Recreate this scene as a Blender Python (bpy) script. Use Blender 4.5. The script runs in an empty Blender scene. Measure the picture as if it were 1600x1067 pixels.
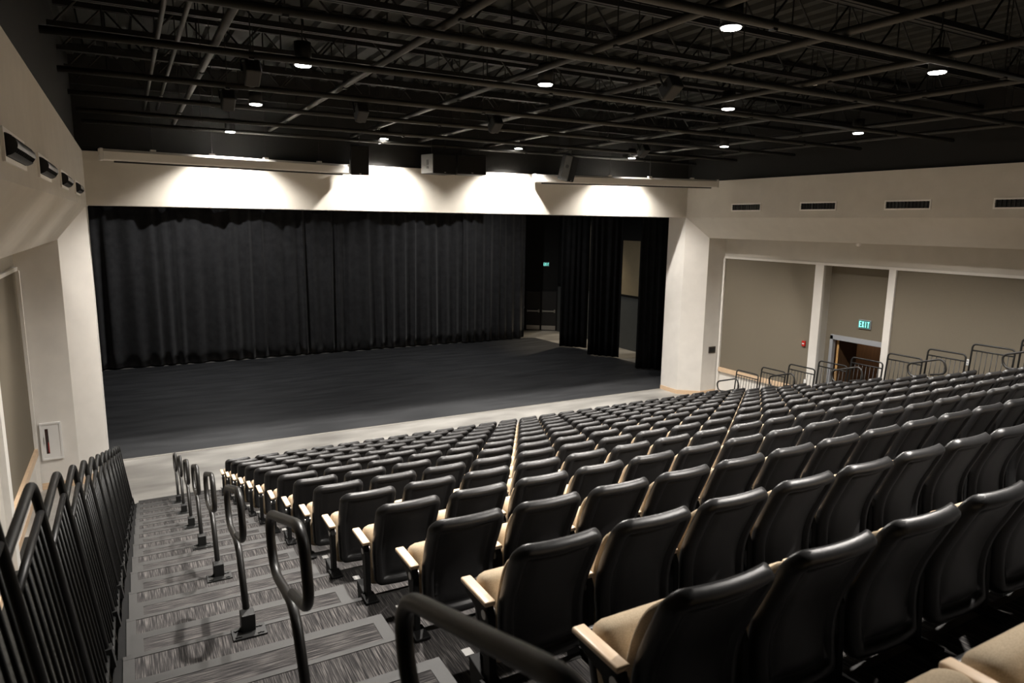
import bpy, bmesh, math, random
from mathutils import Vector, Matrix

random.seed(7)
PI = math.pi
S = bpy.context.scene
COL = S.collection

# ------------------------------------------------------------------ camera
cam_data = bpy.data.cameras.new('camera')
cam_data.sensor_width = 36.0
cam_data.lens = 1076.52 / 1600 * 36.0
cam_data.clip_start = 0.05
cam = bpy.data.objects.new('camera', cam_data)
COL.objects.link(cam)
RV = Vector((0.87512441, -0.48369539, 0.01400137))
UV = Vector((0.07038954, 0.15587224, 0.98526603))
FV = Vector((0.47875106, 0.86124481, -0.1704547))
CP = Vector((-1.73589461, -13.46618974, 5.71673683))
cam.matrix_world = Matrix(((RV.x, UV.x, -FV.x, CP.x), (RV.y, UV.y, -FV.y, CP.y),
                           (RV.z, UV.z, -FV.z, CP.z), (0, 0, 0, 1)))
cam_data.dof.use_dof = True
cam_data.dof.focus_distance = 8.0
cam_data.dof.aperture_fstop = 3.5
S.camera = cam

# ------------------------------------------------------------------ world, view
w = bpy.data.worlds.new('world')
S.world = w
w.use_nodes = True
w.node_tree.nodes['Background'].inputs[0].default_value = (0.02, 0.02, 0.022, 1)
w.node_tree.nodes['Background'].inputs[1].default_value = 0.0
S.view_settings.view_transform = 'Standard'
S.view_settings.look = 'None'
S.view_settings.exposure = 0.0
S.view_settings.gamma = 1.0
S.view_settings.use_curve_mapping = False

HALL_W = 1600.0         # watts of one hall downlight
LAMP_COL = (1.0, 0.945, 0.88)

# ------------------------------------------------------------------ materials
def mat(name, col, rough=0.6, spec=0.5, metal=0.0, emit=None, estr=0.0):
    m = bpy.data.materials.new(name)
    m.use_nodes = True
    b = m.node_tree.nodes['Principled BSDF']
    b.inputs['Base Color'].default_value = (*col, 1)
    b.inputs['Roughness'].default_value = rough
    b.inputs['Specular IOR Level'].default_value = spec
    b.inputs['Metallic'].default_value = metal
    if emit:
        b.inputs['Emission Color'].default_value = (*emit, 1)
        b.inputs['Emission Strength'].default_value = estr
    return m

def noise_col(m, scale, lo, hi, detail=4, stretch=(1, 1, 1), rot=(0, 0, 0), bump=0.0, bscale=None, contrast=(0.3, 0.7), rough=None):
    nt = m.node_tree
    N, L = nt.nodes, nt.links
    b = N['Principled BSDF']
    tc = N.new('ShaderNodeTexCoord')
    mp = N.new('ShaderNodeMapping')
    mp.inputs['Scale'].default_value = stretch
    mp.inputs['Rotation'].default_value = rot
    L.new(tc.outputs['Object'], mp.inputs['Vector'])
    nz = N.new('ShaderNodeTexNoise')
    nz.inputs['Scale'].default_value = scale
    nz.inputs['Detail'].default_value = detail
    L.new(mp.outputs[0], nz.inputs['Vector'])
    cr = N.new('ShaderNodeValToRGB')
    cr.color_ramp.elements[0].position = contrast[0]
    cr.color_ramp.elements[1].position = contrast[1]
    cr.color_ramp.elements[0].color = (*lo, 1)
    cr.color_ramp.elements[1].color = (*hi, 1)
    L.new(nz.outputs[0], cr.inputs[0])
    L.new(cr.outputs[0], b.inputs['Base Color'])
    if rough:
        mr = N.new('ShaderNodeMapRange')
        mr.inputs[3].default_value = rough[0]
        mr.inputs[4].default_value = rough[1]
        L.new(nz.outputs[0], mr.inputs[0])
        L.new(mr.outputs[0], b.inputs['Roughness'])
    if bump:
        n2 = N.new('ShaderNodeTexNoise')
        n2.inputs['Scale'].default_value = bscale or scale * 4
        n2.inputs['Detail'].default_value = 3
        L.new(mp.outputs[0], n2.inputs['Vector'])
        bp = N.new('ShaderNodeBump')
        bp.inputs['Strength'].default_value = bump
        bp.inputs['Distance'].default_value = 0.01
        L.new(n2.outputs[0], bp.inputs['Height'])
        L.new(bp.outputs[0], b.inputs['Normal'])
    return m

def paint(name, c, rough=0.75):
    m = mat(name, c, rough, 0.3)
    return noise_col(m, 3.0, tuple(x * .96 for x in c), tuple(x * 1.03 for x in c), bump=0.05, bscale=180)

M_WALL = paint('wall_paint', (0.54, 0.51, 0.455))
M_WALLW = paint('wall_paint_white', (0.70, 0.67, 0.625))
M_TAUPE = mat('taupe_fabric_panel', (0.27, 0.235, 0.185), 0.9, 0.1)
noise_col(M_TAUPE, 220, (0.15, 0.13, 0.098), (0.19, 0.165, 0.126), bump=0.15, bscale=400)
M_BLACKWALL = paint('black_wall_paint', (0.0125, 0.0125, 0.012), 0.8)
M_CEIL = paint('black_deck_paint', (0.020, 0.021, 0.019), 0.75)
M_STEEL = mat('black_steel', (0.007, 0.007, 0.0066), 0.55, 0.3)
M_PIPE = mat('dark_pipe', (0.018, 0.017, 0.0145), 0.5, 0.4)
M_RAIL = mat('rail_black', (0.014, 0.013, 0.012), 0.38, 0.5)
noise_col(M_RAIL, 500, (0.011, 0.0105, 0.01), (0.018, 0.017, 0.016), bump=0.06, bscale=900)
M_GUARD = mat('guard_black', (0.009, 0.0092, 0.009), 0.45, 0.35)
M_SHELL = mat('chair_plastic', (0.016, 0.016, 0.0165), 0.42, 0.5)
noise_col(M_SHELL, 60, (0.013, 0.013, 0.0135), (0.019, 0.0185, 0.019), bump=0.10, bscale=700, rough=(0.32, 0.42))
M_TAN = mat('tan_upholstery', (0.40, 0.315, 0.215), 0.9, 0.15)
noise_col(M_TAN, 260, (0.40, 0.315, 0.215), (0.58, 0.47, 0.335), bump=0.2, bscale=600)
M_WOOD = mat('maple', (0.74, 0.53, 0.35), 0.35, 0.5)
noise_col(M_WOOD, 14, (0.78, 0.58, 0.39), (0.88, 0.68, 0.49), stretch=(8, 1, 8), detail=6)
M_BASEWOOD = mat('maple_trim', (0.66, 0.48, 0.32), 0.45, 0.4)
noise_col(M_BASEWOOD, 6, (0.60, 0.43, 0.28), (0.72, 0.53, 0.36), stretch=(1, 1, 8), detail=6)
M_CHMETAL = mat('chair_frame', (0.005, 0.005, 0.005), 0.6, 0.2)
M_TAB = mat('bracket_grey', (0.24, 0.235, 0.22), 0.45, 0.5)
M_FLOOR = mat('polished_concrete', (0.36, 0.34, 0.31), 0.35, 0.4)
noise_col(M_FLOOR, 0.8, (0.22, 0.21, 0.195), (0.44, 0.425, 0.395), detail=11, stretch=(.8, 2.2, 1), bump=0.02, bscale=30, rough=(0.28, 0.5))
M_STAGE = mat('black_stage_floor', (0.03, 0.031, 0.034), 0.5, 0.4)
noise_col(M_STAGE, 1.2, (0.030, 0.0308, 0.0328), (0.054, 0.0552, 0.058), detail=10, stretch=(0.5, 2.4, 1), bump=0.03, bscale=40, rough=(0.42, 0.62))
M_TAPE = mat('grey_edge_tape', (0.30, 0.285, 0.255), 0.6)
M_CURTAIN = mat('black_velour', (0.022, 0.0215, 0.022), 0.95, 0.1)
M_CURTAIN.node_tree.nodes['Principled BSDF'].inputs['Sheen Weight'].default_value = 0.25
noise_col(M_CURTAIN, 4, (0.025, 0.025, 0.0265), (0.042, 0.042, 0.044), bump=0.08, bscale=250)
M_BORDER = mat('black_border_velour', (0.009, 0.009, 0.0095), 0.95, 0.1)
noise_col(M_BORDER, 4, (0.007, 0.007, 0.0073), (0.012, 0.012, 0.0125), bump=0.08, bscale=250)
M_WINGLOW = paint('dark_wing_paint', (0.095, 0.10, 0.097))
M_WINGTAN = paint('tan_wing_board', (0.33, 0.27, 0.17))
M_DOORDARK = mat('dark_door', (0.016, 0.0155, 0.015), 0.6)
M_ALU = mat('brushed_bar', (0.45, 0.44, 0.42), 0.35, 0.5, 0.8)
M_FRAMEGREY = mat('grey_door_frame', (0.30, 0.31, 0.33), 0.5)
M_DOORWOOD = mat('walnut_door', (0.11, 0.06, 0.03), 0.45)
noise_col(M_DOORWOOD, 5, (0.065, 0.033, 0.016), (0.11, 0.06, 0.03), stretch=(6, 6, 0.6), detail=6)
M_EDGEWOOD = mat('door_edge_wood', (0.50, 0.29, 0.11), 0.5)
M_SPK = mat('speaker_black', (0.006, 0.006, 0.006), 0.6, 0.3)
M_SPKSIDE = mat('speaker_side', (0.06, 0.0595, 0.056), 0.5)
M_CASE = mat('screen_case_white', (0.62, 0.60, 0.56), 0.4)
M_SLOT = mat('slot_black', (0.01, 0.01, 0.01), 0.6)
M_WHITE = mat('white_plastic', (0.72, 0.71, 0.69), 0.4)
M_VENTW = mat('vent_white', (0.78, 0.76, 0.72), 0.45)
M_VENTB = mat('vent_black', (0.018, 0.018, 0.018), 0.45)
M_RED = mat('alarm_red', (0.42, 0.015, 0.01), 0.4)
M_BRONZE = mat('bronze_plate', (0.045, 0.033, 0.025), 0.5)
M_GLASSD = mat('dark_pane', (0.02, 0.005, 0.004), 0.1)
M_LAMP = mat('lamp_glow', (1, 1, 1), 0.5, emit=(1.0, 0.95, 0.88), estr=45.0)
M_EXITG = mat('exit_letters', (0.2, 0.9, 0.8), 0.5, emit=(0.32, 1.0, 0.88), estr=1.3)
M_EXITB = mat('exit_face', (0.05, 0.16, 0.15), 0.5, emit=(0.12, 0.42, 0.38), estr=0.10)
M_ALARMLAMP = mat('red_lamp', (0.6, 0.05, 0.02), 0.5, emit=(1.0, 0.12, 0.05), estr=0.35)
M_NOSE = mat('grey_carpet_border', (0.185, 0.18, 0.17), 0.55, 0.4)
noise_col(M_NOSE, 300, (0.032, 0.0312, 0.030), (0.045, 0.0438, 0.042), bump=0.1, bscale=500)
M_DECKEDGE = mat('deck_edge_black', (0.004, 0.004, 0.004), 0.7, 0.2)

def carpet(name, along_x):
    m = mat(name, (0.1, 0.1, 0.1), 0.95, 0.1)
    nt = m.node_tree
    N, L = nt.nodes, nt.links
    b = N['Principled BSDF']
    tc = N.new('ShaderNodeTexCoord')
    mp = N.new('ShaderNodeMapping')
    mp.inputs['Scale'].default_value = (5.5, 165, 1) if along_x else (165, 5.5, 1)
    L.new(tc.outputs['Object'], mp.inputs[0])
    n1 = N.new('ShaderNodeTexNoise')
    n1.inputs['Scale'].default_value = 1.0
    n1.inputs['Detail'].default_value = 3
    L.new(mp.outputs[0], n1.inputs['Vector'])
    cr = N.new('ShaderNodeValToRGB')
    e = cr.color_ramp.elements
    e[0].position = 0.30; e[0].color = (0.016, 0.0152, 0.0156, 1)
    e[1].position = 0.74; e[1].color = (0.165, 0.153, 0.145, 1)
    k = e.new(0.5); k.color = (0.044, 0.0415, 0.041, 1)
    L.new(n1.outputs[0], cr.inputs[0])
    n2 = N.new('ShaderNodeTexNoise')
    n2.inputs['Scale'].default_value = 350
    L.new(tc.outputs['Object'], n2.inputs['Vector'])
    mx = N.new('ShaderNodeMix')
    mx.data_type = 'RGBA'
    mx.blend_type = 'OVERLAY'
    mx.inputs[0].default_value = 0.55
    L.new(cr.outputs[0], mx.inputs[6])
    L.new(n2.outputs[0], mx.inputs[7])
    L.new(mx.outputs[2], b.inputs['Base Color'])
    bp = N.new('ShaderNodeBump')
    bp.inputs['Strength'].default_value = 0.3
    bp.inputs['Distance'].default_value = 0.004
    L.new(n2.outputs[0], bp.inputs['Height'])
    L.new(bp.outputs[0], b.inputs['Normal'])
    return m
M_CARPET_Y = carpet('carpet_stripes_deep', False)
M_CARPET_X = carpet('carpet_stripes_across', True)

M_DARKSTRIP = mat('dark_floor_strip', (0.03, 0.03, 0.028), 0.95, 0.1)
noise_col(M_DARKSTRIP, 120, (0.022, 0.022, 0.02), (0.045, 0.044, 0.041), bump=0.2, bscale=300)

# ------------------------------------------------------------------ mesh helpers
def add_box(bm, x0, x1, y0, y1, z0, z1, M=None):
    vs = [bm.verts.new((x, y, z)) for x in (x0, x1) for y in (y0, y1) for z in (z0, z1)]
    if M is not None:
        for v in vs:
            v.co = M @ v.co
    for f in ((0, 1, 3, 2), (4, 6, 7, 5), (0, 4, 5, 1), (2, 3, 7, 6), (0, 2, 6, 4), (1, 5, 7, 3)):
        bm.faces.new([vs[i] for i in f])
    return vs

def add_prism(bm, poly, axis, a, b):
    """polygon (2D) pushed along an axis; for 'x' the polygon is (y,z), 'y' -> (x,z), 'z' -> (x,y)"""
    def P(p, t):
        return {'x': (t, p[0], p[1]), 'y': (p[0], t, p[1]), 'z': (p[0], p[1], t)}[axis]
    A = [bm.verts.new(P(p, a)) for p in poly]
    B = [bm.verts.new(P(p, b)) for p in poly]
    n = len(poly)
    bm.faces.new(A)
    bm.faces.new(B[::-1])
    for i in range(n):
        bm.faces.new((A[i], B[i], B[(i + 1) % n], A[(i + 1) % n]))

def round_path(pts, r, n=6, closed=False):
    pts = [Vector(p) for p in pts]
    N = len(pts)
    out = []
    for i, p in enumerate(pts):
        if not closed and i in (0, N - 1):
            out.append(p)
            continue
        a, b = pts[(i - 1) % N], pts[(i + 1) % N]
        d1, d2 = (a - p), (b - p)
        rr = min(r, d1.length * .49, d2.length * .49)
        p1, p2 = p + d1.normalized() * rr, p + d2.normalized() * rr
        for k in range(n + 1):
            t = k / n
            out.append(p1 * (1 - t) ** 2 + p * 2 * t * (1 - t) + p2 * t * t)
    return out

def add_tube(bm, pts, r, seg=8, closed=False):
    pts = [Vector(p) for p in pts]
    n = len(pts)
    rings = []
    up = None
    for i in range(n):
        if closed:
            t = (pts[(i + 1) % n] - pts[i - 1]).normalized()
        else:
            t = (pts[min(i + 1, n - 1)] - pts[max(i - 1, 0)]).normalized()
        if up is None:
            up = Vector((1, 0, 0)) if abs(t.x) < .9 else Vector((0, 0, 1))
        s = t.cross(up).normalized()
        up = s.cross(t).normalized()
        rings.append([bm.verts.new(pts[i] + (s * math.cos(a) + up * math.sin(a)) * r)
                      for a in [2 * PI * k / seg for k in range(seg)]])
    m = n if closed else n - 1
    for i in range(m):
        A, B = rings[i], rings[(i + 1) % n]
        for k in range(seg):
            bm.faces.new((A[k], A[(k + 1) % seg], B[(k + 1) % seg], B[k]))
    if not closed:
        bm.faces.new(rings[0][::-1])
        bm.faces.new(rings[-1])

def add_cyl(bm, c, r, z0, z1, seg=16, r2=None):
    r2 = r if r2 is None else r2
    A = [bm.verts.new((c[0] + r * math.cos(2 * PI * k / seg), c[1] + r * math.sin(2 * PI * k / seg), z0)) for k in range(seg)]
    B = [bm.verts.new((c[0] + r2 * math.cos(2 * PI * k / seg), c[1] + r2 * math.sin(2 * PI * k / seg), z1)) for k in range(seg)]
    bm.faces.new(A[::-1]); bm.faces.new(B)
    for k in range(seg):
        bm.faces.new((A[k], A[(k + 1) % seg], B[(k + 1) % seg], B[k]))

def to_mesh(name, bm, m, smooth=False, bevel=0.0, bseg=2):
    if bevel:
        bmesh.ops.bevel(bm, geom=bm.edges[:], offset=bevel, segments=bseg, affect='EDGES', profile=0.5)
    bmesh.ops.recalc_face_normals(bm, faces=bm.faces)
    me = bpy.data.meshes.new(name)
    bm.to_mesh(me)
    bm.free()
    me.materials.append(m)
    if smooth:
        for p in me.polygons:
            p.use_smooth = True
    return me

def link(name, me, parent=None, loc=None, label=None):
    o = bpy.data.objects.new(name, me)
    COL.objects.link(o)
    if parent is not None:
        o.parent = parent
    if loc is not None:
        o.location = loc
    if label:
        o['label'] = label
    return o

def obj(name, bm, m, parent=None, loc=None, smooth=False, bevel=0.0, label=None, bseg=2):
    return link(name, to_mesh(name, bm, m, smooth, bevel, bseg), parent, loc, label)

def box(name, m, x0, x1, y0, y1, z0, z1, parent=None, bevel=0.0, loc=None, label=None, M=None):
    bm = bmesh.new()
    add_box(bm, x0, x1, y0, y1, z0, z1, M)
    return obj(name, bm, m, parent, loc, bevel=bevel, label=label)

def thing(name, label, cat, loc=(0, 0, 0), rot=(0, 0, 0), group=None):
    o = bpy.data.objects.new(name, None)
    o.empty_display_size = 0.1
    COL.objects.link(o)
    o.location = loc
    o.rotation_euler = rot
    o['label'] = label
    o['category'] = cat
    if group:
        o['group'] = group
    return o

def tag(o, label, cat, group=None):
    o['label'] = label
    o['category'] = cat
    if group:
        o['group'] = group
    return o

def structure(o, label=None):
    o['kind'] = 'structure'
    if label:
        o['label'] = label
    return o

def copy_tree(root):
    r = root.copy()
    COL.objects.link(r)
    for ch in root.children:
        c = ch.copy()
        COL.objects.link(c)
        c.parent = r
        for g in ch.children:
            q = g.copy()
            COL.objects.link(q)
            q.parent = c
    return r

ORD = ['zeroth', 'first', 'second', 'third', 'fourth', 'fifth', 'sixth', 'seventh', 'eighth', 'ninth', 'tenth', 'eleventh',
       'twelfth', 'thirteenth', 'fourteenth', 'fifteenth', 'sixteenth', 'seventeenth', 'eighteenth']

# ------------------------------------------------------------------ layout numbers
ROW_D, ROW_H, PITCH = 0.92499, 0.26215, 0.533
NSEAT = 24
def deck(k):                       # front edge Y and top Z of deck k (k = 0 carries the fourth row from the back)
    return -9.137 + k * ROW_D, 3.144 - k * ROW_H
XL, XR = -2.43, 14.40              # inner faces of the upper side walls
ZC, ZT = 5.95, 7.07                # header underside, top of the pale walls
YH = 3.9                           # face of the proscenium header
CX2 = 11.94                        # mirror: x' = CX2 - x
XSIDE = 15.75                      # recessed wall on the exit side (other side mirrored)
XSL = -3.75

# ------------------------------------------------------------------ setting
structure(box('floor', M_FLOOR, -7, 22, -18, 20, -0.2, 0.0), 'polished grey concrete floor in front of the seating')

bm = bmesh.new(); add_box(bm, XL - .02, XR, YH, 4.72, ZC, ZT)
structure(obj('wall_front', bm, M_WALL), 'pale proscenium header above the stage opening')
# pillars left and right of the opening
bm = bmesh.new(); add_prism(bm, [(14.4, 4.72), (14.4, 3.9), (15.0, 3.4), (XSIDE + .3, 3.4), (XSIDE + .3, 4.72)], 'z', 0, ZC)
structure(obj('wall_front', bm, M_WALLW), 'pale chamfered pillar on the exit side of the stage')
bm = bmesh.new(); add_prism(bm, [(-2.45, 4.72), (-2.45, 3.9), (-2.97, 3.4), (XSL - .3, 3.4), (XSL - .3, 4.72)], 'z', 0, ZC)
structure(obj('wall_front', bm, M_WALLW), 'pale chamfered pillar carrying the white fire cabinet')
# upper side walls with sloping soffits
bm = bmesh.new(); add_prism(bm, [(14.4, ZC), (15.0, 5.30), (XSIDE + .6, 5.30), (XSIDE + .6, ZT), (14.4, ZT)], 'y', -18, 4.7)
structure(obj('wall_right', bm, M_WALL), 'pale upper wall with sloping soffit above the exit door')
bm = bmesh.new(); add_prism(bm, [(XL, ZC), (-2.98, 5.24), (XSL - .6, 5.24), (XSL - .6, ZT), (XL, ZT)], 'y', -18, 4.7)
structure(obj('wall_left', bm, M_WALL), 'pale upper wall with sloping soffit above the fire cabinet')
# recessed side walls
bm = bmesh.new()
add_box(bm, XSIDE, XSIDE + .5, -0.46, 3.4, 0, 5.30)
add_box(bm, XSIDE, XSIDE + .5, -18, -2.46, 0, 5.30)
add_box(bm, XSIDE, XSIDE + .5, -2.46, -0.46, 4.66, 5.30)
structure(obj('wall_right', bm, M_WALL), 'recessed side wall around the exit door')
bm = bmesh.new()
add_box(bm, XSL - .5, XSL, -18, 3.4, 0, 5.24)
structure(obj('wall_left', bm, M_WALL), 'recessed side wall beside the fire cabinet')
# upper black walls
bm = bmesh.new(); add_box(bm, -8, 20, 4.05, 4.6, ZT, 9.5)
structure(obj('wall_front', bm, M_BLACKWALL), 'black painted wall above the proscenium header')
bm = bmesh.new(); add_box(bm, XL - .6, XL - .12, -18, 4.05, ZT, 9.5)
structure(obj('wall_left', bm, M_BLACKWALL), 'black painted wall under the roof above the fire cabinet side')
bm = bmesh.new(); add_box(bm, XR + .12, XR + .6, -18, 4.05, ZT, 9.5)
structure(obj('wall_right', bm, M_BLACKWALL), 'black painted wall under the roof on the exit side')
bm = bmesh.new(); add_box(bm, -7, 22, -18.2, -18, 0, 9.5)
structure(obj('wall_back', bm, M_WALL), 'back wall of the hall')
# stage house
bm = bmesh.new(); add_box(bm, -6, 17.2, 18.45, 18.7, 0, 9)
structure(obj('wall_back', bm, M_BLACKWALL), 'black back wall of the stage')
bm = bmesh.new(); add_box(bm, -6.2, -6, 4.72, 18.7, 0, 9)
structure(obj('wall_left', bm, M_BLACKWALL), 'black side wall of the stage')
bm = bmesh.new(); add_box(bm, 18.14, 18.4, 4.72, 17.45, 0, 9)
structure(obj('wall_right', bm, M_BLACKWALL), 'dark side wall of the stage wing')
bm = bmesh.new(); add_box(bm, -6.2, 18.4, 4.72, 18.7, 8.6, 8.8)
structure(obj('ceiling', bm, M_BLACKWALL), 'black roof over the stage')
bm = bmesh.new(); add_box(bm, XSIDE - .1, 18.4, 4.6, 4.74, 0, 9); add_box(bm, -6.2, XSL + .1, 4.6, 4.74, 0, 9); add_box(bm, -6.2, 18.4, 4.6, 4.72, ZT - .2, 9)
structure(obj('wall_front', bm, M_BLACKWALL), 'black inner side of the proscenium wall')
# angled corner wall at the back of the wing
ANG = math.atan2(17.4 - 18.4, 18.14 - 16.77)
AL = math.hypot(1.37, 1.0)
MA = Matrix.Translation((16.77, 18.4, 0)) @ Matrix.Rotation(ANG, 4, 'Z')
bm = bmesh.new(); add_box(bm, -.6, AL + .4, 0.0, .2, 0, 9, MA)
structure(obj('wall_back', bm, M_BLACKWALL), 'angled dark corner wall holding the stage door')
# wing wall finish
bm = bmesh.new(); add_box(bm, 18.10, 18.15, 4.8, 17.3, 0, 2.42)
structure(obj('trim_1', bm, M_WINGLOW), 'dark lower wall facing in the wing')
bm = bmesh.new(); add_box(bm, 18.08, 18.15, 4.8, 17.3, 2.42, 2.52)
structure(obj('trim_2', bm, M_STEEL), 'black rail on the wing wall')
bm = bmesh.new(); add_box(bm, 18.10, 18.15, 9.2, 13.6, 2.52, 4.97)
structure(obj('trim_3', bm, M_WINGTAN), 'tan board on the wing wall')

# corrugated roof deck
bm = bmesh.new()
x = -4.2
prof = []
while x < 16.2:
    prof += [(x, 9.0), (x + .16, 9.0), (x + .20, 9.08), (x + .36, 9.08)]
    x += .40
for y0, y1 in ((-18.2, 4.6),):
    A = [bm.verts.new((px, y0, pz)) for px, pz in prof]
    B = [bm.verts.new((px, y1, pz)) for px, pz in prof]
    for i in range(len(prof) - 1):
        bm.faces.new((A[i], A[i + 1], B[i + 1], B[i]))
    T = [bm.verts.new(c) for c in ((prof[0][0], y0, 9.2), (prof[-1][0], y0, 9.2), (prof[-1][0], y1, 9.2), (prof[0][0], y1, 9.2))]
    bm.faces.new(T)
structure(obj('ceiling', bm, M_CEIL), 'dark corrugated steel roof deck')

# baseboards of the pillars and side walls
def baseboard(name, pts, lab):
    bm = bmesh.new()
    n = len(pts)
    P = [Vector((p[0], p[1], 0)) for p in pts]
    offs = []
    for i in range(n):
        ds = []
        if i > 0: ds.append((P[i] - P[i - 1]).normalized())
        if i < n - 1: ds.append((P[i + 1] - P[i]).normalized())
        ns = [Vector((-d.y, d.x, 0)) for d in ds]
        nn = sum(ns, Vector()).normalized()
        offs.append(nn * (.02 / max(.5, nn.dot(ns[0]))))
    for i in range(n - 1):
        a, b = P[i], P[i + 1]
        a2, b2 = a + offs[i], b + offs[i + 1]
        vs = [bm.verts.new(v) for v in (a, b, b2, a2)]
        ws = [bm.verts.new(v.co + Vector((0, 0, .14))) for v in vs]
        bm.faces.new(vs); bm.faces.new(ws[::-1])
        for k in range(4):
            bm.faces.new((vs[k], vs[(k + 1) % 4], ws[(k + 1) % 4], ws[k]))
    structure(obj(name, bm, M_BASEWOOD), lab)
baseboard('baseboard_right', [(XSIDE, -0.2), (XSIDE, 3.4), (15.0, 3.4), (14.4, 3.9), (14.4, 4.72)], 'maple baseboard around the exit side pillar')
baseboard('baseboard_left', [(-2.45, 4.72), (-2.45, 3.9), (-2.97, 3.4), (XSL, 3.4), (XSL, -9.0)], 'maple baseboard around the fire cabinet pillar')

# trims of the recessed walls: top trim, cap rail, uprights, fabric panels
def side_wall(sx, x0, y_flip, zt, side, panels, uprights):
    def bxs(m, t0, t1, y0, y1, z0, z1):
        bm = bmesh.new()
        xa, xb = x0 - sx * t1, x0 - sx * t0
        add_box(bm, min(xa, xb), max(xa, xb), y0, y1, z0, z1)
        return bm, m
    n = 10 if side == 'right' else 30
    bm, m = bxs(M_WALLW, 0, .06, -16, 3.36, zt, zt + .07)
    structure(obj('trim_%d' % n, bm, m), 'white top trim over the fabric panels on the %s side' % ('exit' if side == 'right' else 'fire cabinet'))
    for i, (a, b) in enumerate(panels):
        bm, m = bxs(M_TAUPE, 0, .03, a, b, .94, zt)
        o = obj('wall_panel', bm, m)
        tag(o, ('taupe fabric wall panel between stage pillar and exit door', 'long taupe fabric wall panel behind the upper exit side guard rails')[i] if side == 'right'
            else ('taupe fabric wall panel next to the fire cabinet pillar', 'long taupe fabric wall panel on the fire cabinet side')[i], 'wall panel')
        bm, m = bxs(M_BASEWOOD, 0, .09, a, b, .80, .94)
        structure(obj('trim_%d' % (n + 1 + i), bm, m), 'maple cap rail under the taupe panel')
        bm, m = bxs(M_WALLW, 0, .012, a, b, .14, .80)
        structure(obj('wall_%s' % side, bm, m), 'white wainscot under the maple cap rail')
    for i, (a, b) in enumerate(uprights):
        bm, m = bxs(M_WALLW, 0, .09, a, b, 0, zt)
        structure(obj('trim_%d' % (n + 4 + i), bm, m), 'white upright strip beside the taupe panel')
side_wall(1, XSIDE, 1, 4.63, 'right', [(-.20, 3.30), (-16, -2.62)], [(-.48, -.20), (-2.62, -2.43), (3.28, 3.36)])
side_wall(-1, XSL, 1, 4.63, 'left', [(-.20, 3.30), (-16, -2.62)], [(-.48, -.20), (-2.62, -2.43), (3.28, 3.36)])

# exit door bay: recessed taupe wall, frame, open doors, dark vestibule
XD = XSIDE + .30
bm = bmesh.new()
add_box(bm, XD, XD + .1, -2.46, -2.30, 0, 4.66)
add_box(bm, XD, XD + .1, -.66, -.46, 0, 4.66)
add_box(bm, XD, XD + .1, -2.30, -.66, 2.62, 4.66)
structure(obj('wall_right', bm, M_TAUPE), 'taupe recessed wall over the exit door')
dr = bpy.data.objects.new('door_1', None); COL.objects.link(dr); dr['kind'] = 'structure'; dr['label'] = 'grey framed double exit doorway with open walnut doors'
bm = bmesh.new()
add_box(bm, XD - .06, XD + .08, -.74, -.64, 0, 2.62)
add_box(bm, XD - .06, XD + .08, -2.36, -2.26, 0, 2.62)
add_box(bm, XD - .06, XD + .08, -2.36, -.64, 2.50, 2.64)
obj('door_frame', bm, M_FRAMEGREY, dr, bevel=.006)
lf = box('door_leaf', M_DOORWOOD, XD + .1, XD + .95, -.84, -.79, 0, 2.48, dr)
box('door_edge', M_EDGEWOOD, XD + .09, XD + .105, -.845, -.785, 0, 2.48, lf)
box('push_bar', M_ALU, XD + .25, XD + .85, -.90, -.86, 1.0, 1.06, lf)
lf = box('door_leaf', M_DOORWOOD, XD + .1, XD + .95, -2.21, -2.16, 0, 2.48, dr)
box('push_bar', M_ALU, XD + .25, XD + .85, -2.14, -2.10, 1.0, 1.06, lf)
bm = bmesh.new()
add_box(bm, XD + 2.2, XD + 2.3, -4, 1.5, 0, 3.2); add_box(bm, XD + .1, XD + 2.3, 1.4, 1.5, 0, 3.2); add_box(bm, XD + .1, XD + 2.3, -4, -3.9, 0, 3.2)
add_box(bm, XD + .1, XD + 2.3, -4, 1.5, 2.8, 3.2)
structure(obj('wall_right', bm, M_DOORWOOD), 'dark wood vestibule wall behind the exit door')

t = thing('fill_lamp', 'added unseen fill lamp under the vestibule ceiling behind the exit door', 'lamp', (XD + 1.3, -.4, 2.8))  # added out of sight to brighten the wood inside the doorway
bm = bmesh.new(); add_cyl(bm, (0, 0), .12, -.05, 0, 16); obj('lamp_base', bm, M_WHITE, t)
bm = bmesh.new(); add_cyl(bm, (0, 0), .06, -.09, -.05, 16, .11); obj('lamp_shade', bm, mat('fill_lamp_glow', (1, 1, 1), .5, emit=(1, .8, .55), estr=2.0), t)
ld = bpy.data.lights.new('vestibule_fill', 'POINT'); ld.energy = 22; ld.color = (1, .8, .58); ld.shadow_soft_size = .08
lo = bpy.data.objects.new('vestibule_fill', ld); COL.objects.link(lo); lo.location = (XD + 1.3, -.4, 2.66)

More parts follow.
